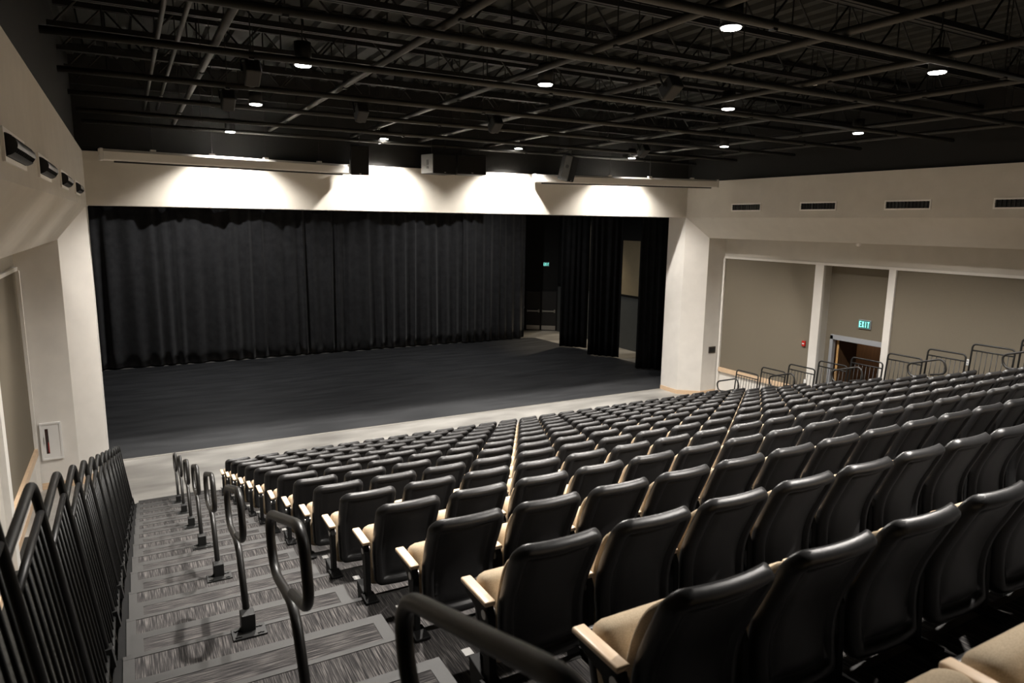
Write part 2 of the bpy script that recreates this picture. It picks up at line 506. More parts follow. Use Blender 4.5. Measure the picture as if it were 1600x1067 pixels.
# ------------------------------------------------------------------ seating platforms and aisle steps
AX0, AX1 = -1.93, -0.50            # aisle on the fire cabinet side
BX0, BX1 = CX2 - AX1, CX2 - AX0
for k in range(-5, 12):
    Y, Z = deck(k)
    n_ = 12 - k
    t = thing('seating_platform', 'carpeted seating platform, %s tier up from the concrete floor' % ORD[n_ - 0 if n_ > 0 else 1], 'platform', (0, Y, Z), group='tiers of the seating stand')
    box('carpet', M_CARPET_Y, AX0 + .06, BX1 - .06, -ROW_D + .004, -.03, -.02, 0.0, t)
    bm = bmesh.new()
    add_box(bm, AX0 - .05, BX1 + .05, -ROW_D + .004, 0, -.05, -.006)
    add_box(bm, AX0, BX1, -.04, -.012, -ROW_H - .03, -.03)
    obj('deck_frame', bm, M_DECKEDGE, t)
    bm = bmesh.new()
    add_box(bm, AX0, BX1, -.035, 0.004, -.03, .004)
    obj('nosing', bm, M_NOSE, t, label='grey nosing strip')
    for xa in (AX0, BX1 - .06):
        box('border_band', M_NOSE, xa, xa + .06, -ROW_D, -.03, -.02, .003, t)
    for xa in (AX0 - .03, BX1 + .005):
        box('end_bracket', M_TAB, xa, xa + .025, -.16, -.02, -.07, -.01, t, label='pale metal end bracket')
        box('end_panel', M_DECKEDGE, xa - .08 if xa < 5 else xa + .08, xa - .06 if xa < 5 else xa + .10, -ROW_D, -.17, -ROW_H, -.01, t)
    for side, xa, xb in (('fire cabinet', AX0 + .03, AX1), ('exit door', BX0, BX1 - .03)):
        s = thing('aisle_step', 'grey bordered carpet half step in the %s aisle, %s from the floor' % (side, ORD[n_]),
                  'step', (0, Y, Z - ROW_H / 2), group='half steps of the aisles')
        dd = ROW_D / 2
        box('step_box', M_DECKEDGE, xa + .005, xb - .005, .0, dd - .006, -ROW_H / 2 - (0 if k < 11 else .002), -.008, s)
        box('step_carpet', M_CARPET_X, xa + .07, xb - .07, .0, dd - .06, -.012, 0.0, s)
        bm = bmesh.new()
        add_box(bm, xa, xb, dd - .075, dd, -.03, .003)
        obj('nosing', bm, M_NOSE, s, label='grey front border')
        for a, b in ((xa, xa + .075), (xb - .075, xb)):
            box('border_band', M_NOSE, a, b, 0, dd - .075, -.03, .003, s)

# dark strip laid over the floor between the seating stand and the side walls
for x0, x1, side in ((XSL + .03, -2.06, 'fire cabinet'), (CX2 + 2.06, XSIDE - .03, 'exit')):
    t = thing('floor_strip', 'dark floor strip between seating stand and %s side wall' % side, 'carpet', (0, 0, 0))
    box('strip_sheet', M_DARKSTRIP, x0, x1, -17.9, .9, .001, .012, t)

# ------------------------------------------------------------------ stage floor
t = thing('stage_floor_covering', 'large black scuffed dance floor covering the stage', 'floor covering', (0, 0, 0))
bm = bmesh.new()
add_prism(bm, [(-5.9, 4.78), (16.62, 4.72), (16.62, 7.0), (15.9, 15.9), (15.6, 16.04), (-5.9, 16.04)], 'z', 0.001, 0.012)
obj('floor_sheet', bm, M_STAGE, t)
bm = bmesh.new(); add_box(bm, -5.9, 14.5, 4.66, 4.79, 0.001, 0.008)
obj('edge_strip', bm, M_TAPE, t, label='pale edge strip')

# ------------------------------------------------------------------ curtains
def folds(n, seed, base=.30):
    rnd = random.Random(seed)
    xs, x = [0.0], 0.0
    while x < n:
        x += base * rnd.uniform(.55, 1.5)
        xs.append(x)
    return xs, rnd

def curtain_mesh(p0, p1, z0, z1, seed, amp=.10, fold=.30, thick=.02, nz=10, hem=.02, scallop=0.0, step=.035):
    d = Vector((p1[0] - p0[0], p1[1] - p0[1], 0)); Lh = d.length; d.normalize()
    nrm = Vector((d.y, -d.x, 0))
    rnd = random.Random(seed)
    # irregular pleats
    knots, x, s = [], -fold, 1
    while x < Lh + fold:
        knots.append((x, s * rnd.uniform(.45, 1.0)))
        x += fold * rnd.uniform(.35, .85)
        s = -s
    ph = [rnd.uniform(0, 6.28) for _ in range(4)]
    def off(x, t):
        x2 = x + .05 * t * math.sin(x * 2.1 + ph[0]) + .03 * t * math.sin(x * 5.3 + ph[1])
        for i in range(len(knots) - 1):
            a, b = knots[i], knots[i + 1]
            if a[0] <= x2 <= b[0]:
                u = (x2 - a[0]) / (b[0] - a[0])
                u = u * u * (3 - 2 * u)
                return (a[1] * (1 - u) + b[1] * u)
        return 0
    bm = bmesh.new()
    nx = max(4, int(Lh / step))
    front, back = [], []
    for j in range(nz + 1):
        t = 1 - j / nz                          # 1 at the hem
        rowf, rowb = [], []
        for i in range(nx + 1):
            x = Lh * i / nx
            o = off(x, t) * amp * (.55 + .45 * t)
            zz = z1 + (z0 - z1) * t
            if j == 0:
                zz += hem * .6 * max(0, o / amp) + hem * math.sin(x * 3.1 + ph[2]) * .5 + hem * .3 * math.sin(x * 9 + ph[3]) + (scallop * (abs(math.sin(x * 1.7 + ph[2])) ** 3 + .5 * max(0, math.sin(x * 7 + ph[3])) ** 4) * -1 if scallop else 0)
            p = Vector((p0[0], p0[1], 0)) + d * x + nrm * o
            rowf.append(bm.verts.new((p.x, p.y, zz)))
            q = p - nrm * thick
            rowb.append(bm.verts.new((q.x, q.y, zz)))
        front.append(rowf); back.append(rowb)
    for G in (front, back):
        for j in range(nz):
            for i in range(nx):
                bm.faces.new((G[j][i], G[j][i + 1], G[j + 1][i + 1], G[j + 1][i]))
    for i in range(nx):
        bm.faces.new((front[0][i], back[0][i], back[0][i + 1], front[0][i + 1]))
        bm.faces.new((front[nz][i], front[nz][i + 1], back[nz][i + 1], back[nz][i]))
    for j in range(nz):
        bm.faces.new((front[j][0], front[j + 1][0], back[j + 1][0], back[j][0]))
        bm.faces.new((front[j][nx], back[j][nx], back[j + 1][nx], front[j + 1][nx]))
    return bm

def curtain(name, label, p0, p1, z0, z1, seed, pipe=True, m=None, **kw):
    t = thing(name, label, 'curtain')
    obj('drape', curtain_mesh(p0, p1, z0, z1, seed, **kw), m or M_CURTAIN, t, smooth=True)
    if pipe:
        bm = bmesh.new()
        add_tube(bm, [(p0[0], p0[1], z1 + .03), (p1[0], p1[1], z1 + .03)], .03, 8)
        obj('curtain_rail', bm, M_STEEL, t)
    return t
curtain('backdrop_curtain', 'wide black pleated backdrop curtain across the back of the stage', (-5.6, 16.1), (12.2, 16.1), .06, 6.7, 3, amp=.17, fold=.46, nz=12, thick=.03)
curtain('backdrop_curtain', 'black pleated end section of the backdrop nearest the stage door', (11.9, 15.85), (15.3, 15.95), .06, 6.7, 11, amp=.13, fold=.36, thick=.03)
curtain('border_curtain', 'short black border curtain hanging along the top of the backdrop', (-5.6, 15.1), (12.5, 15.1), 6.14, 7.2, 5, m=M_BORDER, amp=.12, fold=.36, scallop=.17, hem=.04, nz=5)
curtain('leg_curtain', 'narrow black leg curtain in the wing, nearest the stage door', (15.55, 13.1), (16.5, 12.25), .05, 6.9, 21, m=M_BORDER, amp=.09, fold=.24)
curtain('leg_curtain', 'narrow black leg curtain in the middle of the wing', (15.55, 10.85), (16.47, 9.78), .05, 6.9, 22, m=M_BORDER, amp=.10, fold=.24)
curtain('leg_curtain', 'narrow black leg curtain in the wing, right behind the pale pillar', (15.70, 7.75), (16.75, 6.6), .05, 6.9, 23, m=M_BORDER, amp=.10, fold=.24)

# stage door in the angled wall
t = bpy.data.objects.new('door_2', None); COL.objects.link(t); t['kind'] = 'structure'; t['label'] = 'dark double stage door with push bars in the angled corner'
t.matrix_world = MA
for a, b in ((.05, .82), (.86, 1.66)):
    lf = box('door_leaf', M_DOORDARK, a, b, -.05, -.002, .02, 2.10, t, bevel=.004)
    box('kick_plate', M_ALU, a + .03, b - .03, -.058, -.05, .04, .27, lf, label='metal kick plate')
    bm = bmesh.new(); add_box(bm, a + .05, b - .07, -.12, -.08, 1.02, 1.09); add_box(bm, a + .05, a + .10, -.12, -.05, 1.0, 1.11); add_box(bm, b - .12, b - .05, -.12, -.05, .98, 1.14)
    obj('push_bar', bm, M_ALU, lf, label='bright metal push bar')
bm = bmesh.new(); add_box(bm, 0, .05, -.03, 0, 0, 2.16); add_box(bm, 1.66, 1.71, -.03, 0, 0, 2.16); add_box(bm, 0, 1.71, -.03, 0, 2.11, 2.16)
obj('door_frame', bm, M_STEEL, t)

# ------------------------------------------------------------------ exit signs
def exit_sign(label, M, wdt=.30, hgt=.20):
    t = thing('exit_sign', label, 'exit sign')
    t.matrix_world = M
    box('sign_box', M_FRAMEGREY, -wdt / 2 - .012, wdt / 2 + .012, 0, .05, -hgt / 2 - .012, hgt / 2 + .012, t, bevel=.006)
    box('sign_face', M_EXITB, -wdt / 2, wdt / 2, -.003, .0, -hgt / 2, hgt / 2, t)
    h2, lw, gap = hgt * .36, wdt * .17, wdt * .235
    st = lw * .30
    y0, y1 = -.008, -.003
    for i, ch in enumerate('EXIT'):
        cx = (i - 1.5) * gap
        bm = bmesh.new()
        if ch == 'E':
            add_box(bm, cx - lw / 2, cx - lw / 2 + st, y0, y1, -h2, h2)
            for z in (-h2, -st / 2, h2 - st):
                add_box(bm, cx - lw / 2, cx + lw / 2, y0, y1, z, z + st)
        elif ch == 'X':
            a = math.atan2(lw * .75, 2 * h2)
            for s in (1, -1):
                Mx = Matrix.Translation((cx, 0, 0)) @ Matrix.Rotation(s * a, 4, 'Y')
                add_box(bm, -st / 2, st / 2, y0, y1, -h2 * 1.04, h2 * 1.04, Mx)
        elif ch == 'I':
            add_box(bm, cx - st / 2, cx + st / 2, y0, y1, -h2, h2)
        else:
            add_box(bm, cx - st / 2, cx + st / 2, y0, y1, -h2, h2)
            add_box(bm, cx - lw / 2, cx + lw / 2, y0, y1, h2 - st, h2)
        obj('letter', bm, M_EXITG, t)
    return t
exit_sign('lit green EXIT sign on the taupe wall over the open doorway', Matrix.Translation((XD - .05, -1.66, 3.06)) @ Matrix.Rotation(-PI / 2, 4, 'Z'), .34, .22)
exit_sign('lit green EXIT sign over the dark stage door', MA @ Matrix.Translation((1.08, -.06, 3.55)), .30, .20)

# ------------------------------------------------------------------ small wall things
def plate(name, label, cat, m, M, w_, h_, d_=.015, extra=None):
    t = thing(name, label, cat); t.matrix_world = M
    box('cover', m, -w_ / 2, w_ / 2, -d_, 0, -h_ / 2, h_ / 2, t, bevel=min(.004, d_ * .3))
    if extra: extra(t)
    return t
FACE_MY = Matrix.Identity(4)                                  # faces -Y
FACE_MX = Matrix.Rotation(-PI / 2, 4, 'Z')                    # faces -X
def T(x, y, z): return Matrix.Translation((x, y, z))
plate('wall_plate', 'dark bronze wall plate on the shaded face of the exit side pillar', 'wall plate', M_BRONZE, T(15.42, 3.4, 1.54), .30, .22, .03,
      lambda t: box('plate_inset', M_SLOT, -.12, .12, -.034, -.028, -.07, .07, t))
plate('fire_alarm', 'red fire alarm on the taupe panel beside the exit door', 'fire alarm', M_RED, T(XSIDE - .03, .0, 2.28) @ FACE_MX, .11, .16, .05,
      lambda t: (box('strobe_lens', M_WHITE, -.03, .03, -.06, -.05, -.02, .015, t, label='clear strobe lens'),))
plate('light_switch', 'white light switch low on the wall by the exit door', 'switch', M_WHITE, T(XSIDE - .03, -.12, 1.15) @ FACE_MX, .08, .12, .012,
      lambda t: box('switch_lever', M_WHITE, -.015, .015, -.02, -.01, -.03, .03, t))
plate('wall_outlet', 'pale outlet plate on the long taupe panel behind the guard rails', 'outlet', M_WHITE, T(XSIDE - .03, -4.59, 2.56) @ FACE_MX, .09, .15, .012,
      lambda t: (box('socket', M_FRAMEGREY, -.018, .018, -.016, -.011, .015, .05, t), box('socket', M_FRAMEGREY, -.018, .018, -.016, -.011, -.05, -.015, t)))
plate('light_switch', 'small pale switch plate beside the dark stage door', 'switch', M_WHITE, MA @ T(-.10, 0, 1.22), .09, .13, .012,
      lambda t: box('switch_lever', M_WHITE, -.015, .015, -.02, -.01, -.03, .03, t))
t = thing('wall_speaker', 'tiny pale dome under the soffit above the exit bay', 'sensor', (15.02, -1.92, 5.28))
bm = bmesh.new(); add_cyl(bm, (0, 0), .07, -.03, .03, 16); obj('dome_base', bm, M_WALLW, t)
bm = bmesh.new(); add_cyl(bm, (0, 0), .03, -.06, -.03, 16, .06); obj('dome', bm, M_WALLW, t)

# fire cabinet on the left pillar
t = thing('fire_cabinet', 'white fire cabinet with narrow dark window on the shaded pillar face', 'cabinet', (-3.42, 3.4, 1.05))
bm = bmesh.new()
for a in ((-.19, -.155, -.40, .40), (.155, .19, -.40, .40), (-.155, .155, .365, .40), (-.155, .155, -.40, -.365)):
    add_box(bm, a[0], a[1], -.05, 0, a[2], a[3])
obj('cabinet_frame', bm, M_WHITE, t)
bm = bmesh.new()
add_box(bm, -.155, -.105, -.035, -.01, -.365, .365); add_box(bm, -.045, .155, -.035, -.01, -.365, .365)
add_box(bm, -.105, -.045, -.035, -.01, .27, .365); add_box(bm, -.105, -.045, -.035, -.01, -.365, -.27)
dr = obj('cabinet_door', bm, M_WHITE, t)
box('window_pane', M_GLASSD, -.105, -.045, -.024, -.020, -.27, .27, dr)
box('red_pull', M_RED, -.062, -.050, -.028, -.024, -.25, -.02, dr, label='red glimpse behind the window')
box('door_handle', M_ALU, -.13, -.12, -.055, -.035, -.05, .10, dr)

# ------------------------------------------------------------------ wall vents
def vent(label, M, wdt, hgt, drum):
    t = thing('wall_vent', label, 'vent'); t.matrix_world = M
    bm = bmesh.new(); f = .035
    for a in ((-wdt / 2, wdt / 2, hgt / 2 - f, hgt / 2), (-wdt / 2, wdt / 2, -hgt / 2, -hgt / 2 + f), (-wdt / 2, -wdt / 2 + f, -hgt / 2 + f, hgt / 2 - f), (wdt / 2 - f, wdt / 2, -hgt / 2 + f, hgt / 2 - f)):
        add_box(bm, a[0], a[1], -.02, 0, a[2], a[3])
    obj('vent_frame', bm, M_VENTW, t)
    box('vent_back', M_SLOT, -wdt / 2 + f, wdt / 2 - f, -.004, 0, -hgt / 2 + f, hgt / 2 - f, t)
    n = 12
    hi = hgt / 2 - f
    bl = None
    for i in range(n):
        x = -wdt / 2 + f + (wdt - 2 * f) * (i + .5) / n
        if bl is None:
            bm = bmesh.new()
            if drum:
                add_prism(bm, [(0, -hi)] + [(-math.cos(a) * hi * 1.15, math.sin(a) * hi) for a in [(-80 + 20 * q) * PI / 180 for q in range(9)]] + [(0, hi)], 'x', -.004, .004)
            else:
                add_box(bm, -.004, .004, -.045, -.004, -hi, hi)
            bl = to_mesh('vane', bm, M_VENTB)
        link('vane', bl, t, (x, 0, 0))
    if drum:
        bm = bmesh.new()
        for a0, a1 in ((-75, -40), (-15, 25), (45, 75)):
            P1 = [(-math.cos(a * PI / 180) * hi * 1.15, math.sin(a * PI / 180) * hi) for a in range(a0, a1 + 1, 5)]
            P2 = [(p[0] * .93, p[1] * .93) for p in P1]
            add_prism(bm, P1 + P2[::-1], 'x', -wdt / 2 + f, wdt / 2 - f)
        obj('drum_blade', bm, M_VENTB, t)
    else:
        box('cross_blade', M_VENTB, -wdt / 2 + f, wdt / 2 - f, -.03, -.02, -.006, .006, t)
    return t
FACE_PX = Matrix.Rotation(PI / 2, 4, 'Z')
for y, n_ in ((1.39, 'nearest the stage'), (-1.07, 'second from the stage'), (-3.50, 'third from the stage'), (-5.93, 'fourth from the stage'), (-8.4, 'fifth from the stage')):
    vent('long black wall vent with pale frame on the exit side, %s' % n_, T(XR, y, 6.25) @ FACE_MX, 1.12, .23, False)
for y, n_ in ((.75, 'nearest the stage'), (-2.2, 'second from the stage'), (-4.85, 'third from the stage'), (-7.05, 'fourth from the stage'), (-9.6, 'fifth from the stage')):
    vent('black drum louvre vent high over the fire cabinet side, %s' % n_, T(XL, y, 6.19) @ FACE_PX, 1.18, .23, True)

# ------------------------------------------------------------------ roof joists and pipe grid
def joist(y, label):
    t = thing('roof_joist', label, 'joist', (0, y, 0), group='steel joists under the roof')
    zb, zt = 8.28, 8.94
    for nm, z, hh in (('bottom_chord', zb, .035), ('top_chord', zt, .04)):
        bm = bmesh.new()
        add_box(bm, XL - .05, XR + .05, -.06, -.012, z - hh, z + hh); add_box(bm, XL - .05, XR + .05, .012, .06, z - hh, z + hh)
        obj(nm, bm, M_STEEL, t)
    n, L_ = 14, (XR - XL) / 14
    meA = meB = meC = None
    for i in range(n):
        if meA is None:
            bm = bmesh.new(); add_tube(bm, [(0, 0, zb), (L_ / 2, 0, zt)], .016, 6); meA = to_mesh('web', bm, M_STEEL)
            bm = bmesh.new(); add_tube(bm, [(L_ / 2, 0, zt), (L_, 0, zb)], .016, 6); meB = to_mesh('web', bm, M_STEEL)
            bm = bmesh.new(); add_tube(bm, [(L_ / 2, 0, zb), (L_ / 2, 0, zt)], .012, 6); meC = to_mesh('web', bm, M_STEEL)
        for me in (meA, meB, meC):
            link('web', me, t, (XL + i * L_, 0, 0))
    return t
j0 = None
NJ = 9
for i in range(NJ):
    y = 2.9 - i * 1.55
    lab = 'black open web steel joist under the roof, %s from the stage' % ORD[i + 1]
    if j0 is None:
        j0 = joist(y, lab)
    else:
        q = copy_tree(j0); q.location.y = y; q['label'] = lab
# deep cross girder lines
def pipe(label, p0, p1, r, m, grp):
    d = Vector(p1) - Vector(p0); mid = Vector(p0) + d / 2
    t = thing('ceiling_pipe', label, 'pipe', tuple(mid), group=grp)
    bm = bmesh.new(); add_tube(bm, [-d / 2, d / 2], r, 10); obj('tube', bm, m, t, smooth=True)
    # hangers
    n = max(2, int(d.length / 4))
    bm = bmesh.new(); add_tube(bm, [(0, 0, r), (0, 0, 8.95 - mid.z)], .008, 5); me = to_mesh('hanger_rod', bm, M_STEEL)
    bm = bmesh.new(); add_box(bm, -.03, .03, -.03, .03, -r * 1.25, r * 1.35); mc = to_mesh('clamp', bm, M_STEEL)
    for i in range(n):
        loc = d * ((i + .5) / n - .5)
        link('hanger_rod', me, t, tuple(loc)); link('clamp', mc, t, tuple(loc))
    return t
xp = [3.45, 1.75, -.30, -2.25, -4.45, -6.45, -8.5, -10.5]
for i, y in enumerate(xp):
    pipe('long dark grid pipe running across the hall, %s from the stage' % ORD[i + 1], (XL + .05, y, 7.62), (XR - .15, y, 7.62), .042, M_PIPE, 'pipes running across the hall')
yp = [-.68, 1.30, 3.20, 4.95, 6.85, 9.05, 11.5, 13.4]
for i, x in enumerate(yp):
    pipe('dark grid pipe running towards the stage, %s from the fire cabinet side' % ORD[i + 1], (x, -13.2, 7.715), (x, 3.6, 7.715), .045, M_PIPE, 'pipes running towards the stage')
for i, (x, z) in enumerate(((-1.22, 7.95), (-.98, 7.98), (5.15, 7.78), (9.25, 7.80))):
    pipe(('thin conduit nearest the fire cabinet side wall', 'thin conduit between side wall and first grid pipe', 'thin conduit beside the fourth grid pipe', 'thin conduit beside the sixth grid pipe')[i] + ', running towards the stage',
         (x, -13.2, z), (x, 3.6, z), .028, M_PIPE, 'conduits under the roof')

# ------------------------------------------------------------------ hall downlights
LAMPS = [(.41, 3.22, 7.58, 'above the first projector screen case'), (3.94, 3.32, 7.68, 'over the header between loudspeaker and subwoofers'), (7.68, 3.27, 7.68, 'over the header past the subwoofers'), (11.53, 3.25, 7.64, 'above the second projector screen case'),
         (.31, -.85, 7.6, 'second from the stage, fire cabinet side'), (11.12, -.81, 7.6, 'second from the stage, exit side'),
         (.33, -4.31, 7.6, 'third from the stage, fire cabinet side'), (3.48, -4.93, 7.6, 'third from the stage, second column'), (7.05, -4.85, 7.6, 'third from the stage, third column'), (11.42, -4.15, 7.6, 'third from the stage, exit side'),
         (3.52, -8.28, 7.6, 'high over the back rows, second column'), (7.1, -8.2, 7.6, 'high over the back rows, third column'),
         (.3, -8.2, 7.6, 'behind the view, fire cabinet side'), (11.4, -8.2, 7.6, 'behind the view, exit side'), (3.5, -11.8, 7.6, 'over the rear aisle, second column'), (11.4, -11.8, 7.6, 'over the rear aisle, exit side')]
bm = bmesh.new(); add_cyl(bm, (0, 0), .105, .02, .27, 20); me_can = to_mesh('lamp_housing', bm, M_STEEL, True)
bm = bmesh.new(); add_cyl(bm, (0, 0), .113, .0, .03, 20); me_rim = to_mesh('lamp_rim', bm, M_STEEL)
bm = bmesh.new(); add_cyl(bm, (0, 0), .092, -.012, .004, 20, .1); me_disc = to_mesh('lens', bm, M_LAMP)
bm = bmesh.new(); add_cyl(bm, (0, 0), .008, .27, 1.4, 6); me_rod = to_mesh('hanger_rod', bm, M_STEEL)
for x, y, ZL, where in LAMPS:
    t = thing('pendant_downlight', 'round black pendant downlight, %s' % where, 'lamp', (x, y, ZL), group='downlights hanging under the roof')
    link('lamp_housing', me_can, t); link('lamp_rim', me_rim, t); link('lens', me_disc, t, label='glowing white lens'); link('hanger_rod', me_rod, t)
    ld = bpy.data.lights.new('downlight', 'SPOT')
    ld.energy = HALL_W
    ld.color = LAMP_COL
    ld.spot_size = math.radians(124)
    ld.spot_blend = .55
    ld.shadow_soft_size = .06
    lo = bpy.data.objects.new('downlight', ld)
    COL.objects.link(lo)
    lo.location = (x, y, ZL - .03)

# two dim assumed work lights added in the stage loft, hidden by the header
for x, y, e in ((1.0, 12.3, 900), (10.5, 11.9, 700)):
    t = thing('assumed_work_light', 'assumed work light in the stage loft, over the %s half of the stage' % ('fire cabinet side' if x < 5 else 'exit side'), 'lamp', (x, y, 7.6))
    bm = bmesh.new(); add_cyl(bm, (0, 0), .16, .03, .22, 16, .08); obj('lamp_shade', bm, M_STEEL, t)
    bm = bmesh.new(); add_cyl(bm, (0, 0), .012, .2, 1.0, 6); obj('hanger_rod', bm, M_STEEL, t)
    ld = bpy.data.lights.new('assumed_work_light', 'SPOT'); ld.energy = e; ld.color = (1.0, .98, .96); ld.shadow_soft_size = .12; ld.spot_size = math.radians(165); ld.spot_blend = .5
    lo = bpy.data.objects.new('assumed_work_light_source', ld); COL.objects.link(lo); lo.location = (x, y, 7.6)
# assumed work light added to brighten the wing, out of sight above the leg curtains
t = thing('assumed_work_light', 'assumed unseen work light high over the wing behind the leg curtains', 'lamp', (17.45, 14.0, 7.2))
bm = bmesh.new(); add_cyl(bm, (0, 0), .15, .03, .2, 16, .08); obj('lamp_shade', bm, M_STEEL, t)
bm = bmesh.new(); add_cyl(bm, (0, 0), .012, .18, 1.4, 6); obj('hanger_rod', bm, M_STEEL, t)
ld = bpy.data.lights.new('assumed_work_light', 'SPOT'); ld.energy = 1100; ld.color = (1.0, .84, .62); ld.shadow_soft_size = .1; ld.spot_size = math.radians(74); ld.spot_blend = .7
lo = bpy.data.objects.new('assumed_work_light_source', ld); COL.objects.link(lo); lo.location = (17.45, 14.0, 7.2)
lo.rotation_euler = (Vector((-.15, -.6, -7))).to_track_quat('-Z', 'Y').to_euler()

# ------------------------------------------------------------------ projector screens
def screen(label, p0, p1, z, side):
    a, b = Vector((*p0, z)), Vector((*p1, z))
    d = b - a; L_ = d.length
    t = thing('projector_screen', label, 'screen case'); t.matrix_world = T(*((a + b) / 2)) @ Matrix.Rotation(math.atan2(d.y, d.x), 4, 'Z')
    bm = bmesh.new()
    add_prism(bm, [(-.11, -.11), (.10, -.11), (.12, -.09), (.12, .09), (.10, .11), (-.07, .11), (-.12, .06), (-.12, -.09)], 'x', -L_ / 2 + .03, L_ / 2 - .03)
    obj('case', bm, M_CASE, t)
    for s in (-1, 1):
        bm = bmesh.new(); add_box(bm, s * L_ / 2 - .03, s * L_ / 2 + .03, -.128, .128, -.118, .118); obj('end_cap', bm, M_CASE, t, bevel=.01)
    box('hem_bar', M_SLOT, -L_ / 2 + .22, L_ / 2 - .15, -.02, .02, -.145, -.112, t, label='black hem bar under the case')
    for q in (-.32, -.10, .12, .36):
        box('hanging_clip', M_CASE, q * L_ - .05, q * L_ + .05, -.05, .05, .11, .15, t)
        bm = bmesh.new(); add_cyl(bm, (q * L_, 0), .005, .14, 1.4, 5); obj('wire', bm, M_STEEL, t)
screen('long white projector screen case above the stage, beside the drum vents', (-2.07, 2.81), (3.11, 3.60), 6.93, 0)
screen('long white projector screen case above the stage, nearest the exit side', (8.42, 3.66), (13.88, 2.15), 6.945, 1)

# ------------------------------------------------------------------ loudspeakers
def loudspeaker(label, M, wd, hg, dp, sub=False, pale=True):
    t = thing('subwoofer' if sub else 'loudspeaker', label, 'speaker'); t.matrix_world = M
    bm = bmesh.new()
    if sub:
        add_box(bm, -wd / 2, wd / 2, -dp / 2, dp / 2, -hg / 2, hg / 2)
    else:
        add_prism(bm, [(-wd / 2, -dp / 2), (wd / 2, -dp / 2), (wd / 2, dp * .1), (wd * .3, dp / 2), (-wd * .3, dp / 2), (-wd / 2, dp * .1)], 'z', -hg / 2, hg / 2)
    obj('cabinet', bm, M_SPK, t, bevel=.012)
    box('grille', mat('speaker_grille', (.007, .007, .007), .8, .2) if 'speaker_grille' not in bpy.data.materials else bpy.data.materials['speaker_grille'],
        -wd / 2 + .015, wd / 2 - .015, -dp / 2 - .012, -dp / 2 + .002, -hg / 2 + .02, hg / 2 - .02, t, bevel=.004)
    box('badge', M_ALU, -.025, .025, -dp / 2 - .016, -dp / 2 - .010, -hg / 2 + .03, -hg / 2 + .045, t, label='tiny pale badge')
    s = -1
    sd = box('side_plate', M_SPKSIDE, -wd / 2 - .006, -wd / 2 + .001, -dp / 2 + .01, dp * (.5 if sub else .1) - .01, -hg / 2 + .01, hg / 2 - .01, t, label='dull grey side') if pale else box('side_plate', M_SPK, -wd / 2 - .006, -wd / 2 + .001, -dp / 2 + .01, dp * (.5 if sub else .1) - .01, -hg / 2 + .01, hg / 2 - .01, t)
    if sub:
        box('connector_panel', M_SLOT, -wd / 2 - .010, -wd / 2 - .005, -.06, .02, -.03, .10, sd); box('connector_panel', M_SLOT, -wd / 2 - .010, -wd / 2 - .005, -.06, .02, -.12, -.06, sd)
    else:
        bm = bmesh.new(); add_cyl(bm, (0, 0), .05, -.004, .004, 16); o = obj('hand_hole', bm, M_SLOT, sd); o.location = (-wd / 2 - .008, -dp * .2, .05); o.rotation_euler = (0, PI / 2, 0)
    for x_ in ((-wd * .3, wd * .3) if sub else (0,)):
        bm = bmesh.new(); add_cyl(bm, (x_, 0), .01, hg / 2, hg / 2 + (.55 if sub else .30), 6); obj('hanger_rod', bm, M_STEEL, t)
def spk_M(x, y, z, yaw, tilt): return T(x, y, z) @ Matrix.Rotation(math.radians(yaw), 4, 'Z') @ Matrix.Rotation(math.radians(tilt), 4, 'X')
loudspeaker('black loudspeaker hung at the end of the first screen case', spk_M(3.24, 3.12, 7.14, -8, 12), .42, .68, .40, pale=False)
loudspeaker('black loudspeaker with pale side tilted down near the second screen case', spk_M(8.97, 2.80, 7.20, 30, 14), .36, .68, .36)
loudspeaker('wide black subwoofer in the hung pair, nearer the first screen', spk_M(5.38, 3.32, 7.14, 15, 0), .74, .48, .50, True)
loudspeaker('wide black subwoofer in the hung pair, nearer the second screen', spk_M(6.27, 3.32, 7.16, -13, 0), .74, .48, .50, True, pale=False)

# ------------------------------------------------------------------ stage spotlights and sensors hung on the pipes
def stage_light(label, x, y, z, yaw):
    t = thing('stage_spotlight', label, 'stage light', (x, y, z), (math.radians(35), 0, math.radians(yaw)))
    bm = bmesh.new(); add_box(bm, -.09, .09, -.13, .13, -.10, .08); obj('lamp_body', bm, M_STEEL, t, bevel=.02)
    bm = bmesh.new(); add_tube(bm, round_path([(-.11, 0, 0), (-.11, 0, .20), (.11, 0, .20), (.11, 0, 0)], .05), .014, 6); obj('yoke', bm, M_STEEL, t)
    bm = bmesh.new(); add_cyl(bm, (0, 0), .07, 0, .04, 14); o = obj('lens', bm, M_SLOT, t); o.location = (0, -.13, 0); o.rotation_euler = (PI / 2, 0, 0)
for x, y, l in ((-.30, -4.45, 'by the first grid pipe over the middle rows'), (-.30, -2.25, 'by the first grid pipe nearer the stage'), (4.1, -2.25, 'between third and fourth grid pipes'),
                (4.4, -6.45, 'above the middle of the seating'), (9.05, -.30, 'by the sixth grid pipe near the stage'), (1.7, -2.2, 'by the second grid pipe')):
    stage_light('small black spotlight on the grid, %s' % l, x, y, 7.42, 180)
t = thing('smoke_detector', 'small pale cone-shaped sensor hanging under the roof', 'sensor', (8.55, -5.3, 8.10))
bm = bmesh.new(); add_cyl(bm, (0, 0), .03, -.05, .04, 14, .10); obj('dome', bm, M_WHITE, t)
bm = bmesh.new(); add_cyl(bm, (0, 0), .006, .04, .9, 5); obj('hanger_rod', bm, M_STEEL, t)
t = thing('ceiling_strobe', 'small red lit strobe on the black wall above the first screen', 'strobe', (.45, 4.05, 8.35))
box('strobe_box', M_RED, -.09, .09, -.06, 0, -.12, .12, t, bevel=.01)
